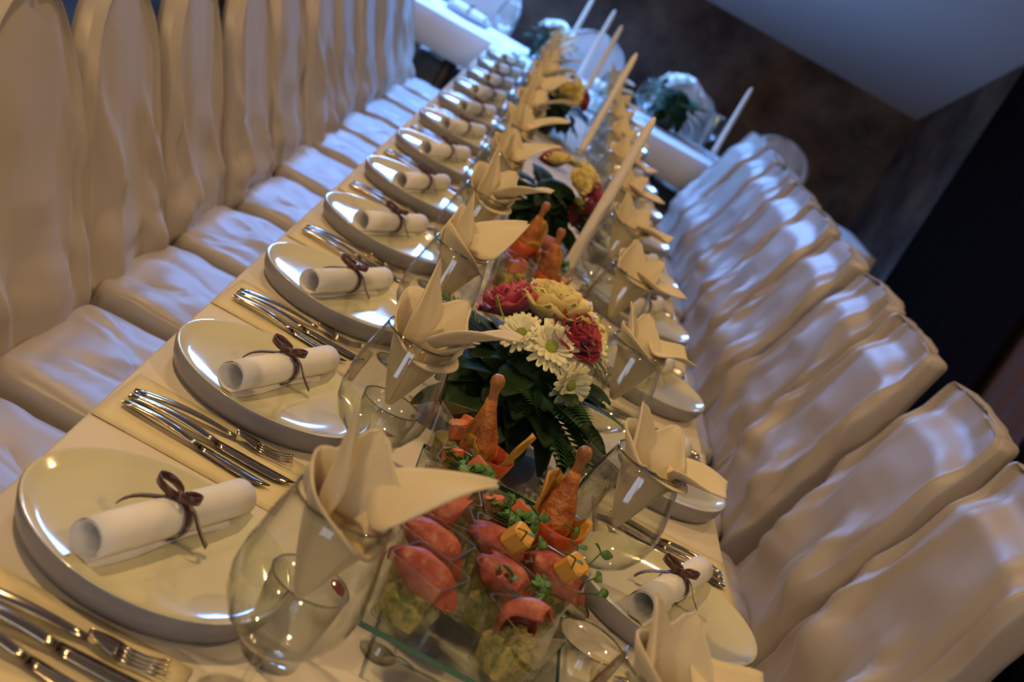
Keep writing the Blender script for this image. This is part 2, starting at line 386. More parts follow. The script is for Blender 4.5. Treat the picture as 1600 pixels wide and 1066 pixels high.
# ------------------------------------------------------------------ tables
TX0, TX1, TY0, TY1 = -0.244, 0.614, 0.40, 7.28
def build_tables():
    t = thing('banquet_table', 'long wooden banquet table hidden under the cream cloth', 'table', ((TX0 + TX1) / 2, 4.0, 0))
    m = MB().box(TX0 + .012 - .185, TX1 - .012 - .185, TY0 + .012 - 4, TY1 - 4 - .02, TZ - .035, TZ - .006); obj('tabletop', m.mesh('tabletop', 'wood', False), t)
    lg = MB().lathe([(.022, 0), (.03, .35), (.032, TZ - .04)], 12, cap0=True, cap1=True).mesh('leg', 'wood')
    for y in (TY0 + .15, 2.7, 5.0, TY1 - .15):
        for x in (TX0 + .30, TX1 - .30): obj('leg', lg, t, loc=(x - .185, y - 4, 0))
    # cloth with hanging sides
    prof = []
    hang = .255
    for k in range(7): prof.append((TX0 - .002 - .012 * (6 - k) / 6, TZ - .004 - hang * (6 - k) / 6))
    prof += [(TX0 + .002, TZ - .001)]
    n = 14
    for k in range(1, n): prof.append((TX0 + (TX1 - TX0) * k / n, TZ))
    prof += [(TX1 - .002, TZ - .001)]
    for k in range(7): prof.append((TX1 + .002 + .012 * k / 6, TZ - .004 - hang * k / 6))
    P = []
    ny = 140
    for j in range(ny + 1):
        y = TY0 + (TY1 - TY0) * j / ny; row = []
        for i, (x, z) in enumerate(prof):
            d = max(0, TZ - z - .004) / hang
            s = -1 if x < .18 else 1
            row.append((x + s * d * .018 * (sin(y * 19 + 2 * sin(y * 5)) + .6), y, z))
        P.append(row)
    o = obj('tablecloth', MB().grid(P).mesh('tablecloth', 'cloth', True, thick=.002)); tag(o, 'long cream tablecloth under all the place settings', 'tablecloth')
    # head table, crosswise at the far end
    hx0, hx1, hy0, hy1 = -1.75, 2.05, 7.32, 8.02
    t = thing('head_table', 'crosswise table at the far end under a white cloth', 'table', (.15, 7.67, 0))
    m = MB().box(hx0 + .012 - .15, hx1 - .012 - .15, hy0 + .012 - 7.67, hy1 - .012 - 7.67, TZ - .035, TZ - .006); obj('tabletop', m.mesh('tabletop', 'wood', False), t)
    for x in (hx0 + .15, -.4, .8, hx1 - .15):
        for y in (hy0 + .1, hy0 + .36): obj('leg', lg, t, loc=(x - .15, y - 7.67, 0))
    prof = [(hy0 - .014, TZ - .185), (hy0 - .008, TZ - .1), (hy0 - .002, TZ - .004), (hy0 + .003, TZ)] + [(hy0 + (hy1 - hy0) * k / 5, TZ) for k in range(1, 5)] + [(hy1 - .003, TZ), (hy1 + .002, TZ - .004), (hy1 + .008, TZ - .1), (hy1 + .014, TZ - .185)]
    nx = 60; P = []
    for j in range(nx + 1):
        x = hx1 + (hx0 - hx1) * j / nx
        P.append([(x, y + (-.006 if y < 7.6 else .006) * max(0, TZ - z - .01) / .18 * (1 + sin(x * 14)), z) for y, z in prof])
    o = obj('tablecloth', MB().grid(P).mesh('head_cloth', 'headcloth', True, thick=.002)); tag(o, 'short white tablecloth over the crosswise far table', 'tablecloth')
build_tables()

# ------------------------------------------------------------------ covered chairs (local: +x towards the table, seat front at x=.44)
def cover_back(seed, lean, hw0, hw1, top, rc, thick=.055, fa=1.0, roll=0.0, ridge=0.006, lowz=.50):
    rnd = random.Random(seed); so = rnd.uniform(0, 50)
    zb, n, rows = .02, 104, []
    zs = [zb + (0.42 - zb) * k / 5 for k in range(6)] + [0.42 + (top - rc - 0.42) * k / 44 for k in range(1, 45)]
    prof = []
    for z in zs:
        v = max(0, (z - .45) / (top - .45))
        prof.append((z, hw0 + (hw1 - hw0) * v, v, 0))
    vlast = (top - rc - .45) / (top - .45); wl = hw0 + (hw1 - hw0) * vlast
    for k in range(1, 8):
        th = pi / 2 * k / 7
        z = top - rc + rc * sin(th); v = (z - .45) / (top - .45)
        prof.append((z, wl - rc * (1 - cos(th)) * 1.0, v, k / 7))
    P = []
    for (z, hw, v, cap) in prof:
        row = []
        d = thick * (1 - .25 * v) * (1 - .35 * cap ** 3) * (1.0 if cap < 1 else .7)
        flare = max(0, .45 - z) / .45
        for i in range(n):
            a = 2 * pi * i / n
            ca, sa = cos(a), sin(a)
            e = .28 if abs(ca) > 0 else .28
            px = math.copysign(abs(ca) ** .5, ca) * d / 2
            py = math.copysign(abs(sa) ** .38, sa) * hw
            xx = -lean * max(0, z - .45) / .6 - d / 2 + px
            # satin folds: long vertical drapes plus bunched creases above the seat
            front = max(0, ca)
            fold = fa * .014 * nz(py * 7 + so, z * .7 + so * .3) + ridge * max(0, 1 - 2.2 * abs(nz(py * 9 - z * 1.6 + so * 3, z * .9 + so))) ** 2
            low = exp(-((z - lowz) / .07) ** 2)
            tri = abs(((py * 4.2 + so + (z - lowz) * 3.0 * nz(so, py * 2)) % 1.0) * 2 - 1)
            fold += low * (.030 * abs(nz(py * 8 + so * 2, z * 11, so)) + .034 * max(0, tri - .25))
            fold += .010 * max(0, 1 - abs(((py * 2.6 + z * .9 * nz(so * 2, 1.7) + so * 1.3) % 1.0) - .5) * 9) * exp(-((z - lowz - .12) / .22) ** 2)
            u = py / max(hw, .01)
            diag = exp(-((z - lowz - .10) / .17) ** 2) * .022 * (max(0, 1 - abs(math.fmod((u * .9 + (z - .45) * 2.6 + so) % 1.0, 1.0) - .5) * 5))
            seam = .012 * exp(-((abs(u) - .90) / .05) ** 2) * min(1, max(0, (z - .5) * 5))
            fold += seam
            if roll and ca > 0: fold -= roll * min(1, max(0, z - (top - .10 - .04 * u * u)) / .045) * front
            side = abs(sa) ** 6
            xx += (fold + diag) * (1 if ca > 0 else -.6)
            py += side * math.copysign(1, sa) * (.008 * nz(z * 5 + so, sa * 3) - .0)
            if cap > .2: z2 = z + .010 * nz(py * 11 + so, 3.3) * cap - .010 * cap * (py / max(hw1, .01)) ** 2
            else: z2 = z
            xx -= flare * .05 * (1 if ca < 0 else 0)
            row.append((xx, py * (1 + .03 * flare * (1 + .5 * sin(a * 9 + so))), z2))
        P.append(row)
    m = MB().grid(P, closed_u=True)
    base = (len(P) - 1) * n
    c = np.mean(np.array(P[-1]), axis=0); m.v.append((c[0], c[1], c[2] + .004)); ci = len(m.v) - 1
    for i in range(n): m.f.append((base + i, base + (i + 1) % n, ci))
    return m.mesh('backrest_cover', 'satin')
def cover_seat(seed, depth=.43, hw=.215):
    rnd = random.Random(seed + 99); so = rnd.uniform(0, 50); n = 96
    def loop(sh, z, flare=0.0):
        out = []
        for i in range(n):
            a = 2 * pi * i / n; ca, sa = cos(a), sin(a)
            x = depth / 2 + math.copysign(abs(ca) ** .3, ca) * (depth / 2 - sh)
            y = math.copysign(abs(sa) ** .3, sa) * (hw - sh)
            fo = flare * (.012 * sin(a * 11 + so + 2 * sin(a * 3)) + .008)
            x += fo * ca; y += fo * sa
            zz = z
            if flare == 0: zz += .016 * nz(x * 7 + so, y * 9) + .014 * abs(nz(x * 9, y * 19 + so)) + .006 * (1 - ((x - depth / 2) / depth * 2) ** 2)
            out.append((x, y, zz))
        return out
    P = []
    for k in range(1, 9):
        sh = (1 - k / 8) * .20 + .012
        P.append(loop(sh, .468 - .004 * (k / 8) ** 4))
    P.append(loop(.004, .458, 0)); P.append(loop(0, .44, .02))
    for k in range(1, 9): P.append(loop(0, .44 - .43 * k / 8, .15 + .85 * k / 8))
    m = MB().grid(P, closed_u=True)
    c = np.mean(np.array(P[0]), axis=0); m.v.append(tuple(c)); ci = len(m.v) - 1
    for i in range(n): m.f.append((ci, (i + 1) % n, i))
    m.f = [tuple(reversed(q)) for q in m.f]
    return m.mesh('seat_cover', 'satin')
LB = [cover_back(11 + k, .27, .225, .185, .965, .19, fa=.45) for k in range(4)]
RB = [cover_back(31 + k, .15, .222, .195, 1.05, .028, thick=.085, fa=1.0, roll=.028, ridge=.016, lowz=.60) for k in range(4)]
HB = [cover_back(51 + k, .10, .215, .205, 1.00, .17) for k in range(2)]
SE = [cover_seat(k) for k in range(4)]
legmesh = MB().lathe([(.014, .0), (.016, .2), (.017, .43)], 8, cap0=True, cap1=True).mesh('leg', 'wood')
def chair(label, loc, rotz, back, seat, group):
    t = thing('covered_chair', label, 'chair', loc, rotz, group)
    obj('backrest_cover', back, t); obj('seat_cover', seat, t)
    for x in (.04, .38):
        for y in (-.17, .17): obj('leg', legmesh, t, loc=(x, y, 0))
    return t
PY = [1.21 + .493 * i for i in range(12)]       # centres of the place settings
rj = random.Random(3)
for i in range(1, 12):
    chair('satin-covered chair on the left side of the table, %s from the camera' % ORD[i - 1], (-.515 + rj.uniform(-.012, .012), PY[i] + rj.uniform(-.012, .012), 0), rj.uniform(-.04, .04), LB[i % 4], SE[i % 4], 'left row of covered chairs')
for i in range(2, 12):
    chair('satin-covered chair on the right side of the table, %s from the camera' % ORD[i - 2], (.90 + rj.uniform(-.012, .012), PY[i] - .02 + rj.uniform(-.012, .012), 0), pi + rj.uniform(-.04, .04), RB[i % 4], SE[(i + 1) % 4], 'right row of covered chairs')
HL = ['round-backed covered chair behind the far table, at its left', 'round-backed covered chair behind the far table, in line with the candles', 'round-backed covered chair behind the flowers on the far table', 'round-backed covered chair behind the right end of the far table']
for k, x in enumerate((-.42, .27, .90, 1.53)):
    chair(HL[k], (x, 8.34, 0), -pi / 2 + (.05, -.04, .08, -.05)[k], HB[k % 2], SE[k % 4], 'chairs behind the far table')

# ------------------------------------------------------------------ tableware
dish_me = MB().lathe([(.1356, .0330), (.1350, .0337), (.132, .0325), (.124, .0265), (.112, .0215), (.08, .0195), (.04, .019), (0.0, .019)], 64).mesh('dish', 'porcelain')
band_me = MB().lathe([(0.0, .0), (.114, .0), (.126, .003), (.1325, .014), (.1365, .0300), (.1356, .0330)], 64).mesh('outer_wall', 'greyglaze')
def plate(label, loc, group):
    t = thing('plate', label, 'plate', loc, 0, group)
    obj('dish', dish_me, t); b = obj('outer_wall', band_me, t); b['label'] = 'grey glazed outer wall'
def scroll_meshes():
    P = []; L = .235; n = 44
    for j in range(9):
        y = -L / 2 + L * j / 8
        row = []
        for i in range(n + 1):
            a = -2 * pi * 1.75 * i / n - pi * .62
            r = .0205 - .0022 * i / n * 1.75 + .0006 * sin(j * .8)
            row.append((r * cos(a), y, r * sin(a) + .0205))
        P.append(row)
    # loose outer edge of the sheet lying on the plate
    paper = MB().grid(P)
    F = []
    for j in range(9):
        y = -L / 2 + L * j / 8; x0, z0 = P[j][0][0], P[j][0][2]
        F.append([(x0, y, z0), (x0 + .010, y, .004), (x0 + .024 + .003 * sin(j), y, .0012)])
    paper.grid(F)
    rib = MB(); R = []
    for i in range(33):
        a = 2 * pi * i / 32
        R.append([(.0222 * cos(a), s * .005 + .0015 * sin(a), .0222 * sin(a) + .0205) for s in (-1, 1)])
    rib.grid(R)
    def loop(sgn, ln, wd, zo):
        Q = []
        for i in range(15):
            t = i / 14; a = 2 * pi * t
            c = Vector((sgn * ln * (.5 - .5 * cos(a)), wd * sin(a), .0435 + zo * sin(pi * t)))
            Q.append([c + Vector((0, 0, s * .0045)) for s in (-1, 1)])
        return Q
    def tail(dx, dy):
        Q = []
        for i in range(9):
            t = i / 8
            c = Vector((dx * t + .004 * sin(6 * t), dy * t, .0435 - .034 * t ** 1.6 * (1 if abs(dx) > .028 else .5)))
            Q.append([c + Vector((s * .0060 * dy / (abs(dx) + abs(dy)), -s * .0060 * dx / (abs(dx) + abs(dy)), 0)) for s in (-1, 1)])
        return Q
    bow = MB()
    bow.grid(loop(-1, .030, .010, .006)).grid(loop(1, .022, .009, .010)).grid(tail(-.045, -.022)).grid(tail(.042, .018))
    knot = MB().lathe([(0, -.006), (.005, -.004), (.006, 0), (.005, .004), (0, .006)], 10, Matrix.Translation((0, 0, .044)))
    return paper.mesh('paper_sheet', 'paper', True, thick=.0006), rib.mesh('ribbon_band', 'ribbon', True, thick=.0006), bow.mesh('bow', 'ribbon', True, thick=.0007), knot.mesh('knot', 'ribbon')
SC = scroll_meshes()

def cutlery_meshes():
    def handle(m, x1, w0=.0105, w1=.0055, t=.0032, x0=0.0):
        P = []
        for j in range(9):
            u = j / 8; x = x0 + (x1 - x0) * u
            w = (w0 + (w1 - w0) * u) * (.45 + .55 * sin(min(1, u * 6 + .15) * pi / 2))
            z = .004 + .010 * sin(pi * u) * .55
            P.append([(x, w * ca, z + t * sa * .5) for ca, sa in [(cos(2 * pi * k / 10), sin(2 * pi * k / 10)) for k in range(10)]])
        b = len(m.v); m.grid(P, closed_u=True); m.f.append(tuple(b + k for k in range(10))); m.f.append(tuple(b + 80 + k for k in reversed(range(10))))
    fk = MB(); handle(fk, .135)
    body = []
    for j in range(7):
        u = j / 6; x = .133 + .032 * u; w = .0045 + .0085 * sin(u * pi / 2)
        body.append([(x, w * s, .009 - .006 * u + .002 * s * s) for s in (-1, -.5, 0, .5, 1)])
    head = MB().grid(body)
    for k in range(4):
        y = -.0108 + .0072 * k
        head.grid([[(.164 + .046 * u, y + s * .0021 * (1 - .4 * u), .0045 - .003 * sin(u * pi) + .004 * u * u) for s in (-1, 1)] for u in (0, .25, .5, .75, 1)])
    kn = MB(); handle(kn, .118, .0085, .0075, .006)
    bl = []
    for j in range(10):
        u = j / 9; x = .117 + .108 * u
        top = .0085 * (1 - .15 * u); bot = -.0085 - .004 * sin(u * pi * .8)
        if u > .75: bot = bot + (top - bot) * ((u - .75) / .25) ** 2 * .92
        bl.append([(x, top, .0045), (x, (top + bot) / 2, .0050), (x, bot, .0038)])
    blade = MB().grid(bl)
    return fk.mesh('handle', 'steel'), head.mesh('tines', 'steel', True, thick=.0014), kn.mesh('handle', 'steel'), blade.mesh('blade', 'steel', True, thick=.0014)
CU = cutlery_meshes()

def flat_napkin():
    P = []
    for j in range(9):
        P.append([(-.115 + .23 * i / 12, -.075 + .15 * j / 8, .0012 + .0010 * abs(nz(i * .7, j * .7)) + (.0012 if j > 4 else 0)) for i in range(13)])
    return MB().grid(P).mesh('flat_napkin', 'paper_napkin', True, thick=.001)
FN = flat_napkin()

def wine_glass():
    # foot and stem: solid; bowl: walled
    foot = MB().lathe([(0, .0), (.036, .0), (.0365, .0015), (.030, .003), (.012, .0055), (.006, .010), (.0042, .02), (.0040, .045), (.0055, .055), (.010, .060)], 32)
    out = [(.0, .0585), (.012, .0605), (.030, .070), (.046, .085), (.056, .105), (.0590, .125), (.0575, .148), (.0525, .175), (.0465, .200), (.0435, .212)]
    inn = [(r - .0011, z + .0008) for r, z in out[1:]]
    bowl = MB().lathe(out + [(.0429, .2126)] + list(reversed(inn)) + [(0, .0615)], 40)
    rim = MB().lathe([(.0437, .2110), (.0443, .2125), (.0432, .2138), (.0421, .2125), (.0427, .2110)], 40)
    return foot.mesh('stem', 'glass'), bowl.mesh('bowl', 'glass'), rim.mesh('rim', 'rimglass')
WG = wine_glass()
def tumbler():
    out = [(0, 0), (.028, 0), (.0295, .003), (.0335, .04), (.0385, .088)]
    body = MB().lathe(out + [(.0375, .0885), (.0322, .04), (.0280, .012), (0, .009)], 36)
    rim = MB().lathe([(.0387, .0870), (.0392, .0882), (.0382, .0893), (.0371, .0882), (.0376, .0870)], 36)
    return body.mesh('body', 'glass'), rim.mesh('rim', 'rimglass')
TU = tumbler()

# lily-folded cloth napkin: tip of the cone at z=0, rim of the cone about z=.085
def napkin_meshes(seed):
    r = random.Random(seed); out = []
    P = []; n = 44
    for j in range(12):                                  # wrapped cone, opening into a collar above the glass
        t = j / 11; row = []
        for i in range(n + 1):
            a = 2 * pi * 1.10 * i / n - pi * .55
            front = .5 - .5 * sin(a)                     # the near side stands a little higher and flares out
            rad = .003 + .036 * min(1, t * 1.12) ** .85 + .0022 * i / n + .0018 * sin(5 * a) * t
            k = max(0, t - .78) / .22
            rad += k ** 1.3 * (.007 + .007 * sin(2 * a + seed))
            row.append((rad * cos(a), rad * sin(a), .106 * t + (.026 if seed % 2 == 0 else .014) * t ** 3 * cos(a - radians(160)) - .012 * k * k * front + .004 * sin(2 * a + seed) * t))
        P.append(row)
    out.append(('cone', MB().grid(P).mesh('cone', 'napkin', True, thick=.0018)))
    def petal(a0, w, ln, lean, cup, r0=.026, z0=.072, back=0.0, tip=.5):
        """upright pointed leaf: base at the cone, leaning outwards, cupped towards the middle"""
        P = []
        for j in range(15):
            t = j / 14; row = []
            wid = w * (.62 + .38 * sin(pi * min(1, t * 1.25))) * (1 - max(0, t - .40) / .60) ** tip if t < 1 else .0006
            for i in range(9):
                q = -1 + i / 4
                x = r0 + lean * t ** 1.4 - cup * (q * q) * wid * .55 + back * t * t
                y = q * wid
                z = z0 + ln * t - .3 * lean * t * t
                row.append((x * cos(a0) - y * sin(a0), x * sin(a0) + y * cos(a0), z + .002 * nz(q * 2 + seed, t * 3)))
            P.append(row)
        return MB().grid(P).mesh('petal', 'napkin', True, thick=.0022)
    def flap(a0, w, ln, rise, pointed):
        """long fold lying outwards over the rim of the glass, a shallow trough"""
        P = []
        for j in range(14):
            t = j / 13; row = []
            wd = w * (1 - (.9 * t ** 1.6 if pointed else .22 * t))
            for i in range(11):
                q = -1 + i / 5
                x = .020 + ln * t + (0 if pointed else .006 * q)
                y = q * wd
                z = .088 + rise * t * (1.5 - .5 * t) + .42 * wd * abs(q) ** 1.6 * (1 - .5 * t) + .003 * sin(5 * t + seed + 2 * q)
                row.append((x * cos(a0) - y * sin(a0), x * sin(a0) + y * cos(a0), z))
            P.append(row)
        return MB().grid(P).mesh('petal', 'napkin', True, thick=.0024)
    j = lambda v: r.uniform(-v, v)
    if seed % 2 == 0:
        out.append(('petal', petal(radians(168) + j(.1), .026, .112, .010, 1.2, tip=.62)))
        out.append(('petal', petal(radians(85) + j(.1), .046, .082, .030, .8, tip=.42)))
        out.append(('petal', flap(radians(10) + j(.12), .042, .086, .070, True)))
        out.append(('petal', petal(radians(30) + j(.1), .036, .050, .030, .9, tip=.5)))
    else:
        out.append(('petal', petal(radians(142) + j(.1), .036, .082, .026, .7, tip=.36)))
        out.append(('petal', petal(radians(62) + j(.1), .036, .070, .030, .7, tip=.34)))
        out.append(('petal', flap(radians(-6) + j(.12), .040, .075, .010, False)))
        out.append(('petal', petal(radians(240) + j(.1), .040, .030, .016, .8, r0=.030, tip=.35)))
    return out
NK = [napkin_meshes(k) for k in range(4)]

def setting(i, side):
    y = PY[i] if side == 'left' else PY[i] - .03
    s = 1 if side == 'left' else -1
    pl = '%s from the camera on the %s side' % (ORD[i], side)
    px = -.099 if s > 0 else .478
    vis_plate = not (side == 'right' and i == 0)
    if vis_plate:
        plate('cream plate with grey outer wall, %s' % pl, (px, y, TZ + .0003), '%s row of plates' % side)
        # paper scroll on the plate
        t = thing('paper_scroll', 'ribbon-tied paper scroll on the plate %s' % pl, 'scroll', (px + (.0 if s > 0 else .005), y + .02, TZ + .0200), radians(-24) + rj.uniform(-.06, .06), '%s row of scrolls' % side)
        obj('paper_sheet', SC[0], t); b = obj('ribbon_band', SC[1], t); bw = obj('bow', SC[2], b); obj('knot', SC[3], b)
    cy = y - .205 if s > 0 else y + .225
    cx = -.125 if s > 0 else .50
    o = obj('flat_napkin', FN, loc=(cx, cy, TZ + .0005), rot=(0, 0, rj.uniform(-.05, .05) + (0 if s > 0 else pi))); tag(o, 'flat yellow paper napkin under the cutlery, %s' % pl, 'napkin', '%s row of paper napkins' % side)
    hx = cx - s * .10
    rz = 0 if s > 0 else pi
    for nm, k, dy, da, lab in (('fork', 0, .030, .13, 'steel fork'), ('dinner_knife', 2, .004, .0, 'steel knife next to the fork'), ('butter_knife', 2, -.026, -.12, 'smaller steel knife away from the fork')):
        t = thing(nm, '%s, %s' % (lab, pl), 'fork' if k == 0 else 'knife', (hx, cy + s * dy * .72, TZ + .0040), rz + da + rj.uniform(-.03, .03), '%s row of cutlery' % side, .95 if k == 0 or dy > 0 else .85)
        obj('handle', CU[k], t); obj('tines' if k == 0 else 'blade', CU[k + 1], t)

def glassware(i, side):
    y = PY[i] if side == 'left' else PY[i] - .03
    s = 1 if side == 'left' else -1
    pl = '%s from the camera on the %s side' % (ORD[i], side)
    gx, gy = (.036, y - .145) if s > 0 else (.345, y - .115)
    if i > 0: gy += .02
    t = thing('wine_glass', 'big-bowled wine glass holding a folded napkin, %s' % pl, 'glass', (gx, gy, TZ + .0005), 0, '%s row of wine glasses' % side)
    st = obj('stem', WG[0], t); bo = obj('bowl', WG[1], t); obj('rim', WG[2], bo)
    nk = NK[(2 * (i % 2)) if s > 0 else 1 + 2 * (i % 2)]
    rot = {('left', 0): .15, ('left', 1): -.5, ('right', 1): .2, ('right', 2): .6, ('right', 0): .4}.get((side, i), rj.uniform(-.9, .9))
    t = thing('folded_napkin', 'beige lily-folded cloth napkin in the wine glass, %s' % pl, 'napkin', (gx + .004, gy, TZ + .120), rot, '%s row of lily napkins' % side)
    for nm, me in nk: obj(nm, me, t)
    tx, ty = (.046, gy + .092) if s > 0 else (.338, gy + .26)
    t = thing('tumbler', 'clear water tumbler near the wine glass, %s' % pl, 'glass', (tx, ty, TZ + .0005), 0, '%s row of tumblers' % side)
    b = obj('body', TU[0], t); obj('rim', TU[1], b)
for i in range(12):
    setting(i, 'left'); setting(i, 'right'); glassware(i, 'left'); glassware(i, 'right')

# ------------------------------------------------------------------ candles
def candle_meshes(L=.405):
    body = MB().lathe([(0, 0), (.0122, 0), (.0140, .02), (.0138, .05), (.0130, L * .5), (.0112, L * .86), (.0088, L * .955), (.004, L * .992), (0, L)], 20)
    wick = MB().tube([(0, 0, L - .003), (.0005, 0, L + .006), (.002, 0, L + .011)], .0009, 6)
    hold = MB().lathe([(0, 0), (.032, 0), (.0335, .004), (.030, .010), (.018, .016), (.015, .030), (.020, .042), (.0235, .060), (.0225, .0605), (.0190, .043), (.0140, .034), (0, .032)], 32)
    return body.mesh('wax_body', 'candle'), wick.mesh('wick', 'wick'), hold.mesh('candle_holder', 'glass')
CA = candle_meshes()
def candle(x, y, label, dz=.034, tilt=(0, 0)):
    h = obj('candle_holder', CA[2], loc=(x, y, TZ + .0005)); tag(h, 'clear glass holder under the ' + label, 'candle holder', 'candle holders')
    t = thing('taper_candle', label, 'candle', (x, y, TZ + dz), 0, 'taper candles'); t.rotation_euler = (tilt[0], tilt[1], 0)
    obj('wax_body', CA[0], t); obj('wick', CA[1], t)

# ------------------------------------------------------------------ flowers and leaves
def petal_patch(m, mtx, ln, wd, cup, tipw=.3, nj=5, ni=4, ruffle=0.0, seed=0.0, back=0.0):
    P = []
    for j in range(nj + 1):
        t = j / nj; row = []
        wv = wd * (sin(pi * (.12 + .88 * t * .92)) ** .6 * (1 - t) + (tipw + (1 - tipw) * sin(pi * t)) * t) if t < 1 else wd * tipw
        for i in range(ni + 1):
            s = -1 + 2 * i / ni
            row.append((s * wv, back * t * t * ln + cup * s * s * wd * .6 + ruffle * sin(9 * s + seed) * t, ln * t + (ruffle * cos(7 * s + seed) * t if ruffle else 0)))
        P.append(row)
    m.grid(P, mtx=mtx)
def rose_mesh(name, material, r=.034, ruffle=0.0, seed=0):
    m = MB(); rnd = random.Random(seed)
    for k, (cnt, rad, tilt, ln) in enumerate(((3, .10, -4, .92), (4, .26, 4, .98), (5, .46, 14, 1.0), (6, .66, 30, .96), (7, .80, 50, .86))):
        for i in range(cnt):
            a = 2 * pi * i / cnt + k * .7 + rnd.uniform(-.15, .15)
            mt = Matrix.Rotation(a, 4, 'Z') @ Matrix.Translation((0, -rad * r * .62, -r * .25)) @ Matrix.Rotation(radians(tilt), 4, 'X')
            petal_patch(m, mt, ln * r * 1.05, r * (.30 + .11 * k), .55, .55, ruffle=ruffle * r, seed=i + k, back=-.12 * k / 4)
    m.lathe([(0, -r * .35), (r * .28, -r * .25), (r * .4, .0), (r * .2, r * .35), (0, r * .45)], 10)
    return m.mesh(name, material, True, thick=.0005)
def daisy_mesh(material, r=.030, n=20, seed=0):
    m = MB(); rnd = random.Random(seed)
    for ring, (cnt, tilt, ln) in enumerate(((n, 78, 1.0), (n - 4, 58, .80))):
        for i in range(cnt):
            a = 2 * pi * i / cnt + ring * .15 + rnd.uniform(-.06, .06)
            mt = Matrix.Rotation(a, 4, 'Z') @ Matrix.Translation((0, -r * .16, .001 + ring * .002)) @ Matrix.Rotation(radians(tilt + rnd.uniform(-8, 8)), 4, 'X')
            petal_patch(m, mt, r * ln * .86, r * .135, .5, .55, 4, 2)
    return m.mesh('petals', material, True, thick=.0004)
def center_mesh(material, r=.009): return MB().lathe([(r, 0), (r * .98, r * .3), (r * .7, r * .62), (r * .3, r * .72), (0, r * .7)], 14).mesh('flower_center', material)
def leaf_mesh(name, material, ln=.09, wd=.024, curve=.25):
    P = []
    for j in range(9):
        t = j / 8; w = wd * sin(pi * (t * .94 + .03)) ** .75
        P.append([(s * w, -curve * ln * t * t + .25 * abs(s) * w, ln * t * (1 - .12 * t)) for s in (-1, -.5, 0, .5, 1)])
    return MB().grid(P).mesh(name, material, True, thick=.0006)
def fern_mesh(ln=.13):
    m = MB(); path = [(0, -.22 * ln * t * t, ln * t) for t in [k / 8 for k in range(9)]]
    m.tube(path, [.0012 * (1 - .7 * k / 8) for k in range(9)], 5)
    for k in range(13):
        t = .12 + .86 * k / 13; L = ln * .30 * sin(pi * (.25 + .72 * t)) + .006
        for s in (-1, 1):
            b = Vector((0, -.22 * ln * t * t, ln * t)); d = Vector((s * .88, -.12, .48)).normalized(); q = d.cross(Vector((0, 1, 0))).normalized()
            v = [b - q * .0012, b + d * L * .45 - q * L * .16 + Vector((0, .002, 0)), b + d * L, b + d * L * .45 + q * L * .16 + Vector((0, .002, 0)), b + q * .0012]
            m.add(v, [(0, 1, 3, 4), (1, 2, 3)])
    return m.mesh('fern_frond', 'fern', False, thick=.0005)
FL = {
    'carnation_pink': ('carnation', rose_mesh('carnation', 'rose_pink', .036, .10, 1), None),
    'rose_yellow': ('rose', rose_mesh('rose', 'rose_yellow', .043, .02, 2), None),
    'rose_red': ('rose', rose_mesh('rose', 'rose_red', .034, .03, 3), None),
    'rose_pink': ('rose', rose_mesh('rose', 'rose_pink', .032, .03, 4), None),
    'daisy': ('chrysanthemum', daisy_mesh('daisy', .034, 20, 5), center_mesh('daisy_center', .0085)),
    'daisy_white': ('chrysanthemum', daisy_mesh('daisy_white', .034, 18, 6), center_mesh('daisy_center', .009)),
    'gerbera': ('gerbera', daisy_mesh('rose_red', .040, 22, 7), center_mesh('gold_center', .010)),
    'bud': ('bud', leaf_mesh('bud', 'lime', .045, .011, .1), None),
}
LEAF = [leaf_mesh('leaf', 'leaf', .085, .024, .30), leaf_mesh('leaf', 'leaf', .105, .028, .15), leaf_mesh('leaf', 'leaf', .07, .020, .45)]
FERN = [fern_mesh(.13), fern_mesh(.10)]
vase_me = MB().lathe([(0, 0), (.038, 0), (.042, .006), (.046, .04), (.050, .07), (.047, .072), (.04, .06), (0, .058)], 28).mesh('vase', 'vase')
foam_me = MB().lathe([(0, .056), (.045, .058), (.062, .09), (.066, .12), (.054, .155), (.03, .172), (0, .178)], 20).mesh('foliage_core', 'leaf')
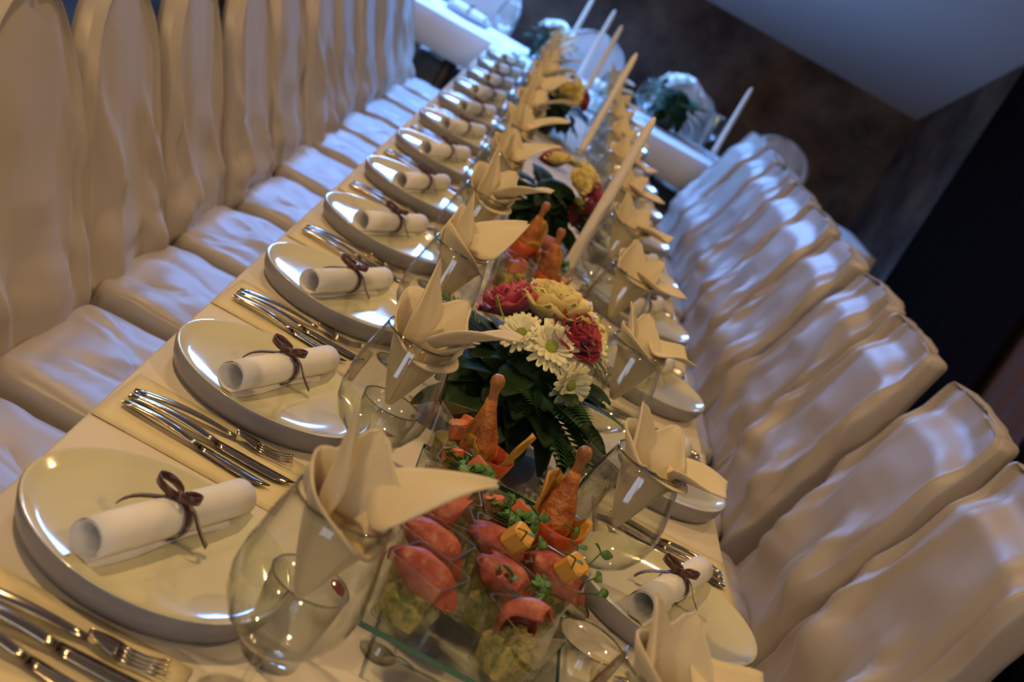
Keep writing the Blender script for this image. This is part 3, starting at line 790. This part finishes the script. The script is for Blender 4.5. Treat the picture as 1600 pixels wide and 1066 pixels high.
def bouquet(label, loc, flowers, seed, leaves=64, ferns=7, scale=1.0, rotz=0.0, fern_dirs=()):
    t = thing('flower_arrangement', label, 'flowers', loc, rotz, 'flower arrangements', scale)
    obj('vase', vase_me, t); obj('foliage_core', foam_me, t)
    rnd = random.Random(seed)
    c = Vector((0, 0, .15))
    for k, (kind, d, s) in enumerate(flowers):
        d = Vector(d).normalized(); nm, me, ce = FL[kind]
        p = c + Vector((d.x * .092, d.y * .092, d.z * .075)) 
        mt = align(d, p, rnd.uniform(0, 6), s * 1.14)
        f = obj(nm, me, t, mtx=mt)
        if ce: obj('flower_center', ce, f, loc=(0, 0, .003))
    for k in range(leaves):
        a = 2 * pi * k / leaves * 5.03 + rnd.uniform(-.2, .2); lev = (k + .5) / leaves
        z = .060 + .085 * lev; r = .050 + .022 * sin(pi * lev)
        el = radians(max(-27, -36 + 60 * lev + rnd.uniform(-14, 14)))
        d = Vector((cos(a) * cos(el), sin(a) * cos(el), sin(el)))
        mt = align(d, (r * cos(a), r * sin(a), z), 0, rnd.uniform(.85, 1.15))
        # make the leaf's curve face outward/down
        obj('leaf', LEAF[k % 3], t, mtx=mt)
    fd = list(fern_dirs)
    while len(fd) < ferns:
        a = 2 * pi * len(fd) / ferns + rnd.uniform(-.3, .3); e = rnd.uniform(-.05, .5); fd.append((cos(a), sin(a), e))
    for k, d in enumerate(fd):
        d = Vector(d).normalized()
        obj('fern_frond', FERN[k % 2], t, mtx=align(d, (d.x * .05, d.y * .05, .12 + .03 * d.z), rnd.uniform(-.4, .4), rnd.uniform(.85, 1.1)))
    return t
bouquet('large flower arrangement with pink carnation and cream chrysanthemums in the foreground', (.200, 1.935, TZ + .0005), [
    ('carnation_pink', (-.80, .10, .85), 1.0), ('rose_yellow', (-.10, .05, 1.0), 1.05), ('daisy', (-.45, -.75, .62), .85), ('daisy', (.05, -.80, .66), 1.05),
    ('daisy', (.55, -.78, .20), .92), ('daisy', (.62, -.10, .80), 1.05), ('rose_red', (.28, -.35, .84), 1.0), ('daisy', (.85, .35, .60), 1.0), ('bud', (-.72, -.45, .60), 1.0), ('rose_pink', (-.2, .8, .6), 1.0), ('rose_yellow', (.5, .7, .6), .9)],
    21, fern_dirs=[(-.95, .25, .45), (-.8, .6, .3), (.95, -.1, .25), (.9, -.45, .0), (.8, -.6, -.2), (.9, .4, .2), (.6, -.8, -.15)], ferns=9)
bouquet('flower arrangement with yellow roses and a red gerbera beside the nearest candle', (.196, 3.38, TZ + .0005), [
    ('rose_yellow', (-.45, .0, .95), .62), ('rose_yellow', (.45, .0, .95), .78), ('rose_yellow', (.30, -.55, .70), .60), ('carnation_pink', (.90, .1, .6), .75), ('gerbera', (.70, -.75, .0), .95), ('rose_red', (-.5, .5, .8), .9), ('daisy', (-.05, .3, 1.0), .9), ('bud', (.4, -.8, .2), .9), ('rose_pink', (.5, .7, .5), 1.0)],
    22, scale=.95)
bouquet('flower arrangement with white and yellow blooms near the far end of the long table', (.130, 5.30, TZ + .0005), [
    ('daisy_white', (-.3, -.3, .95), 1.0), ('daisy', (.45, -.45, .75), 1.0), ('rose_red', (.85, -.3, .3), .9), ('rose_yellow', (.35, -.8, .35), .8), ('daisy_white', (-.7, .1, .7), 1.0), ('daisy_white', (.1, .4, .95), 1.0), ('rose_yellow', (-.1, -.9, .4), .7)], 23, leaves=36)
bouquet('white flower arrangement at the middle of the far table', (.02, 7.66, TZ + .0005), [
    ('daisy_white', (-.5, -.5, .8), 1.0), ('daisy_white', (.0, -.3, 1.0), 1.05), ('daisy_white', (.55, -.45, .7), 1.0), ('daisy_white', (.1, .5, .9), 1.0), ('daisy', (.3, -.9, .4), .9), ('daisy_white', (-.85, .1, .5), 1.0), ('daisy_white', (.85, .1, .5), 1.0)], 24, leaves=30)
bouquet('white flower arrangement at the right of the far table', (.77, 7.84, TZ + .0005), [
    ('daisy_white', (-.5, -.5, .8), 1.0), ('daisy_white', (.0, -.3, 1.0), 1.05), ('daisy_white', (.55, -.45, .7), 1.0), ('daisy_white', (.85, -.2, .35), 1.0), ('rose_pink', (.45, .1, 1.0), .8), ('daisy_white', (-.85, .1, .5), 1.0)], 25, leaves=30, scale=1.3)

candle(.280, 3.08, 'tall ivory taper candle nearest the camera')
candle(.285, 4.95, 'second ivory taper candle along the table')
candle(.250, 6.35, 'third ivory taper candle along the table')
candle(.225, 7.50, 'short-looking ivory taper candle at the middle of the far table')
candle(.10, 7.88, 'ivory taper candle behind the middle flowers on the far table')
candle(1.06, 7.60, 'ivory taper candle at the right of the far table')

# ------------------------------------------------------------------ food
def cup_mesh():
    def ring(h, z, rc=.006):
        out = []
        for cx, cy, a0 in ((1, 1, 0), (-1, 1, 90), (-1, -1, 180), (1, -1, 270)):
            for k in range(4):
                a = radians(a0 + 30 * k); out.append((cx * (h - rc) + rc * cos(a), cy * (h - rc) + rc * sin(a), z))
        return out
    rows = [ring(.018, 0), ring(.0195, .001), ring(.022, .02), ring(.0262, .056), ring(.0262, .0575), ring(.0252, .0575), ring(.0210, .02), ring(.0185, .004), ring(.004, .004, .003)]
    m = MB().grid(rows, closed_u=True); m.f.append(tuple(reversed(range(16)))); b = (len(rows) - 1) * 16; m.f.append(tuple(b + k for k in range(16)))
    r = MB().grid([ring(.0263, .0570), ring(.0269, .0573), ring(.0269, .0582), ring(.0256, .0582), ring(.0254, .0576)], closed_u=True)
    return m.mesh('square_cup', 'cupglass', False), r.mesh('cup_rim', 'cuprim', False)
CUP = cup_mesh()
def salad_mesh(seed):
    m = MB(); rnd = random.Random(seed); n = 16; P = []
    for (h, z) in ((.0172, .006), (.0195, .018), (.0205, .026), (.016, .031), (.008, .034)):
        P.append([(math.copysign(abs(cos(a)) ** .5, cos(a)) * h, math.copysign(abs(sin(a)) ** .5, sin(a)) * h, z + .004 * nz(cos(a) * 2 + seed, sin(a) * 2, z * 80)) for a in [2 * pi * i / n for i in range(n)]])
    m.grid(P, closed_u=True); m.f.append(tuple(4 * n + i for i in range(n))); m.f.append(tuple(reversed(range(n))))
    for k in range(16):
        a = rnd.uniform(0, 6.3); r = .015 * sqrt(rnd.random()); s = rnd.uniform(.0025, .0045)
        m.box(-s, s, -s, s, -s, s, align((rnd.uniform(-1, 1), rnd.uniform(-1, 1), 1), (r * cos(a), r * sin(a), .032 + rnd.uniform(0, .006)), rnd.uniform(0, 3)))
    return m.mesh('salad_filling', 'salad', False)
SAL = [salad_mesh(k) for k in range(3)]
def ham_mesh(seed):
    """slice of ham folded over like a saddle, narrowing to one end"""
    P = []; n = 16
    for j in range(15):
        u = j / 14; row = []
        w = .0185 * (sin(pi * (.10 + .86 * u)) ** .7) * (1 + .10 * nz(u * 4, seed))
        for i in range(n + 1):
            a = -1.75 + 3.5 * i / n
            ed = abs(a) / 1.75
            r = w * (1 + .10 * ed * sin(u * 11 + seed * 2 + a))
            row.append((-.033 + .066 * u + .003 * sin(a * 2 + seed), r * sin(a) * 1.05, r * cos(a) * .92 + .007 * sin(pi * u) - .004 + (.004 * sin(u * 9 + seed) * ed)))
        P.append(row)
    return MB().grid(P).mesh('ham_roll', 'ham', True, thick=.0022)
HAM = [ham_mesh(k) for k in range(3)]
def cube_mesh(name, material, s=.0105):
    P = MB(); c = s * .82
    rows = []
    for z, h in ((-s, c), (-c, s), (c, s), (s, c)):
        rows.append([(x * h, y * h, z) for x, y in ((1, -.7), (1, .7), (.7, 1), (-.7, 1), (-1, .7), (-1, -.7), (-.7, -1), (.7, -1))])
    P.grid(rows, closed_u=True); P.f.append(tuple(reversed(range(8)))); P.f.append(tuple(24 + k for k in range(8)))
    return P.mesh(name, material, False)
CHEESE = cube_mesh('cheese_cube', 'cheese'); SALMON = cube_mesh('salmon_cube', 'salmon', .0085)
def shoot_mesh(seed, n=9, spread=.020, ht=.035):
    m = MB(); rnd = random.Random(seed)
    for k in range(n):
        a = rnd.uniform(0, 6.3); r = spread * rnd.uniform(.3, 1); h = ht * rnd.uniform(.5, 1.1)
        p = [(r * .15 * cos(a), r * .15 * sin(a), 0), (r * .5 * cos(a), r * .5 * sin(a), h * .55), (r * cos(a), r * sin(a), h)]
        m.tube(p, .0008, 5)
        for s in (-1, 1):
            L = rnd.uniform(.008, .013); w = L * .42
            mt = align((cos(a + s * 1.1), sin(a + s * 1.1), .35), p[2], rnd.uniform(0, 1))
            m.grid([[(q * w * sin(pi * (t * .9 + .06)), -.2 * L * t * t + .2 * abs(q) * w, L * t) for q in (-1, 0, 1)] for t in (0, .25, .5, .75, 1)], mtx=mt)
    return m.mesh('pea_shoots', 'greens', True, thick=.0004)
SHOOT = [shoot_mesh(1), shoot_mesh(2, 7, .03, .045), shoot_mesh(3, 26, .022, .030)]
def drum_meshes():
    cup = MB().lathe([(0, 0), (.014, 0), (.016, .003), (.026, .040), (.0300, .058), (.0288, .0585), (.0245, .040), (.014, .008), (0, .007)], 28).mesh('conical_cup', 'redcup')
    prof = [(0, .012), (.010, .014), (.016, .030), (.0195, .050), (.0170, .070), (.0110, .088), (.0072, .100), (.0060, .108)]
    n = 24
    P = [[(r * (1 + .12 * nz(cos(a) * 2, sin(a) * 2, z * 40)) * cos(a) + .10 * (z - .05) * 0, r * (1 + .12 * nz(cos(a) * 2 + 5, sin(a) * 2, z * 40)) * sin(a), z) for a in [2 * pi * i / n for i in range(n)]] for r, z in prof]
    meat = MB().grid(P, closed_u=True); meat.f.append(tuple((len(P) - 1) * n + i for i in range(n)))
    bone = MB().lathe([(.0055, .100), (.0048, .114), (.0056, .120), (.0078, .125), (.0074, .131), (.0042, .135), (0, .134)], 14)
    Q = []
    for j in range(9):
        t = j / 8
        Q.append([((.0235 + .010 * t + .003 * sin(7 * s + 4 * t)) * cos(s * .75 * (1 - .35 * t * t)), (.0235 + .010 * t) * sin(s * .75 * (1 - .35 * t * t)), .042 + .058 * t * (1 - .22 * s * s)) for s in (-1, -.6, -.2, .2, .6, 1)])
    chip = MB().grid(Q)
    return cup, meat.mesh('drumstick_meat', 'crust'), bone.mesh('bone', 'bone'), chip.mesh('crisp', 'chip', True, thick=.0018)
DR = drum_meshes()
PLZ = .050
def platter(label, x0, x1, y0, y1):
    cx, cy = (x0 + x1) / 2, (y0 + y1) / 2
    t = thing('glass_platter', label, 'platter', (cx, cy, TZ), 0, 'glass platters')
    hx, hy = (x1 - x0) / 2, (y1 - y0) / 2; e = .0012
    obj('glass_sheet', MB().box(-hx + e, hx - e, -hy + e, hy - e, PLZ - .006, PLZ).mesh('glass_sheet', 'sheet', False), t)
    m = MB()
    for (a, b, c, d) in ((-hx, hx, -hy, -hy + e), (-hx, hx, hy - e, hy), (-hx, -hx + e, -hy + e, hy - e), (hx - e, hx, -hy + e, hy - e)): m.box(a, b, c, d, PLZ - .006, PLZ)
    obj('green_edge', m.mesh('green_edge', 'sheet_edge', False), t)
    ft = MB().lathe([(0, 0), (.020, 0), (.021, .003), (.016, .010), (.012, .03), (.016, PLZ - .008), (.020, PLZ - .0062), (0, PLZ - .0062)], 24).mesh('foot', 'glass')
    for sx in (-1, 1):
        for sy in (-1, 1): obj('foot', ft, t, loc=(sx * (hx - .035), sy * (hy - .05), 0))
platter('green-edged glass platter of appetizer cups in the foreground', .108, .322, 1.205, 1.70)
platter('glass platter of appetizers between the two flower arrangements', .118, .250, 2.55, 3.02)
PT = TZ + PLZ + .0004
def food_cup(label, x, y, kind, rot, k, z=PT):
    t = thing('appetizer_cup', label, 'appetizer', (x, y, z), rot, 'appetizer cups')
    t.scale = (1.22,) * 3
    sc_ = obj('square_cup', CUP[0], t); obj('cup_rim', CUP[1], sc_)
    if kind != 'greens': obj('salad_filling', SAL[k % 3], t)
    if kind in ('ham', 'ham_cheese', 'ham_up'):
        if kind == 'ham_up': m = Matrix.Translation((.0, 0, .050)) @ Matrix.Rotation(radians(-62), 4, 'Y') @ Matrix.Diagonal((.85, .95, .95, 1))
        else: m = Matrix.Translation((0, 0, .043)) @ Matrix.Rotation(radians(10 + 6 * (k % 3)), 4, 'Y') @ Matrix.Diagonal((.95, 1.0, 1.0, 1))
        obj('ham_roll', HAM[k % 3], t, mtx=m)
    if kind == 'ham_cheese': obj('cheese_cube', CHEESE, t, mtx=align((.4, -.3, 1), (.008, -.010, .066), .4))
    if kind in ('greens',):
        obj('salad_filling', SAL[k % 3], t); obj('pea_shoots', SHOOT[2], t, loc=(0, 0, .028), scale=(1.15, 1.15, 1.15)); obj('pea_shoots', SHOOT[2], t, loc=(.004, -.004, .034), rot=(0, 0, 1.3), scale=(1.0, 1.0, .8)); obj('salmon_cube', SALMON, t, mtx=align((.4, .3, 1), (.012, .008, .058), .7)); obj('salmon_cube', SALMON, t, mtx=align((-.4, .3, 1), (-.014, .004, .055), .2))
    elif kind == 'tomato':
        obj('salmon_cube', SALMON, t, mtx=align((.4, .3, 1), (.006, .004, .046), .7, 1.2)); obj('salmon_cube', SALMON, t, mtx=align((-.4, .3, 1), (-.009, -.004, .044), .2, 1.1))
    if kind == 'ham_cheese': obj('pea_shoots', SHOOT[1], t, loc=(.012, .0, .034))
    if k % 3 == 2 and kind == 'ham': obj('pea_shoots', SHOOT[0], t, loc=(.012, -.008, .034))
def drumstick(label, x, y, rot, tilt=(0, 0), z=PT):
    t = thing('drumstick_cup', label, 'appetizer', (x, y, z), rot, 'drumsticks in cups', 1.18)
    obj('conical_cup', DR[0], t)
    d = obj('drumstick_meat', DR[1], t, rot=(tilt[0], tilt[1], 0)); obj('bone', DR[2], d); obj('crisp', DR[3], t)
    c2 = obj('crisp', DR[3], t, rot=(0, 0, -2.2), scale=(.9, .9, .72))
food_cup('appetizer cup with pink ham roll at the front left corner of the platter', 0.143, 1.236, 'ham', -.45, 0)
food_cup('appetizer cup with dark ham roll at the front right of the platter', 0.250, 1.236, 'ham_up', -.9, 2)
food_cup('appetizer cup with ham roll, second along the left of the platter', 0.143, 1.307, 'ham', -.35, 1)
food_cup('appetizer cup with ham roll behind the front right cup', 0.228, 1.307, 'ham', -.55, 2)
food_cup('appetizer cup with upright ham roll, third along the platter left', 0.143, 1.378, 'ham_up', .3, 0)
food_cup('appetizer cup with ham and cheese cube at the platter centre', 0.212, 1.383, 'ham_cheese', .1, 1)
food_cup('appetizer cup with ham, cheese cube and pea shoots at the platter right', 0.281, 1.384, 'ham_cheese', -.2, 0)
food_cup('appetizer cup heaped with greens beside the near drumstick', 0.212, 1.456, 'greens', .2, 1)
food_cup('appetizer cup with salmon cubes at the platter left edge', 0.143, 1.450, 'tomato', .2, 2)
food_cup('appetizer cup heaped with greens at the back of the platter', 0.150, 1.522, 'greens', -.1, 0)
food_cup('appetizer cup with red salmon cubes at the far left corner of the platter', .141, 1.666, 'tomato', .5, 0)
drumstick('fried drumstick with bone up in an orange-red cup, nearer one', .276, 1.502, 2.5, (radians(4), radians(9)))
drumstick('fried drumstick in an orange-red cup against the foliage', .174, 1.600, -.3, (radians(-2), radians(-13)))
drumstick('fried drumstick cup at the front right of the second platter', .222, 2.63, 2.0, (radians(-4), radians(14)))
drumstick('fried drumstick cup at the left of the second platter', .155, 2.80, 1.2)
food_cup('appetizer cup with greens at the back of the second platter', .215, 2.76, 'greens', .2, 1)
food_cup('appetizer cup with salmon cubes at the front of the second platter', .155, 2.62, 'tomato', .5, 0)
food_cup('appetizer cup with ham roll at the far end of the second platter', .205, 2.92, 'ham', .5, 1)

# ------------------------------------------------------------------ place settings on the far table
HN = ['left end', 'left middle', 'centre', 'right']
for k, x in enumerate((-.95, -.45, .42, 1.30)):
    plate('cream plate on the far table, at its %s' % HN[k], (x, 7.80, TZ + .0005), 'plates on the far table')
    t = thing('paper_scroll', 'ribbon-tied paper scroll on the far table, at its %s' % HN[k], 'scroll', (x, 7.80, TZ + .0205), radians(60), 'scrolls on the far table')
    obj('paper_sheet', SC[0], t); b = obj('ribbon_band', SC[1], t); obj('bow', SC[2], b); obj('knot', SC[3], b)
for k, (x, y, lab) in enumerate(((-.68, 7.60, 'left of the far table'), (-.25, 7.55, 'far table, left of its middle flowers'), (.60, 7.62, 'far table, left of its right flowers'), (1.02, 7.86, 'far table, right of its right flowers'))):
    t = thing('wine_glass', 'empty wine glass on the %s' % lab, 'glass', (x, y, TZ + .0005), 0, 'wine glasses on the far table')
    obj('stem', WG[0], t); bo = obj('bowl', WG[1], t); obj('rim', WG[2], bo)
# ------------------------------------------------------------------ loose petals on the cloth
pm = MB(); petal_patch(pm, Matrix.Rotation(radians(-84), 4, 'X'), .026, .011, .5, .5); pet_me = pm.mesh('flower_petal', 'rose_red', True, thick=.0006)
for x, y, a, lab in ((.088, 1.325, .4, 'red flower petal on the cloth behind the nearest wine glass'), (.075, 1.80, 2.0, 'red flower petal on the cloth left of the front flowers'), (.36, 1.95, 1.2, 'red flower petal on the cloth right of the front flowers'), (.30, 2.45, 3.0, 'red flower petal on the cloth before the second platter'), (.33, 2.95, .2, 'red flower petal on the cloth by the nearest candle')):
    tag(obj('flower_petal', pet_me, loc=(x, y, TZ + .0005), rot=(0, 0, a)), lab, 'petal', 'loose red petals')
bpy.context.view_layer.update()
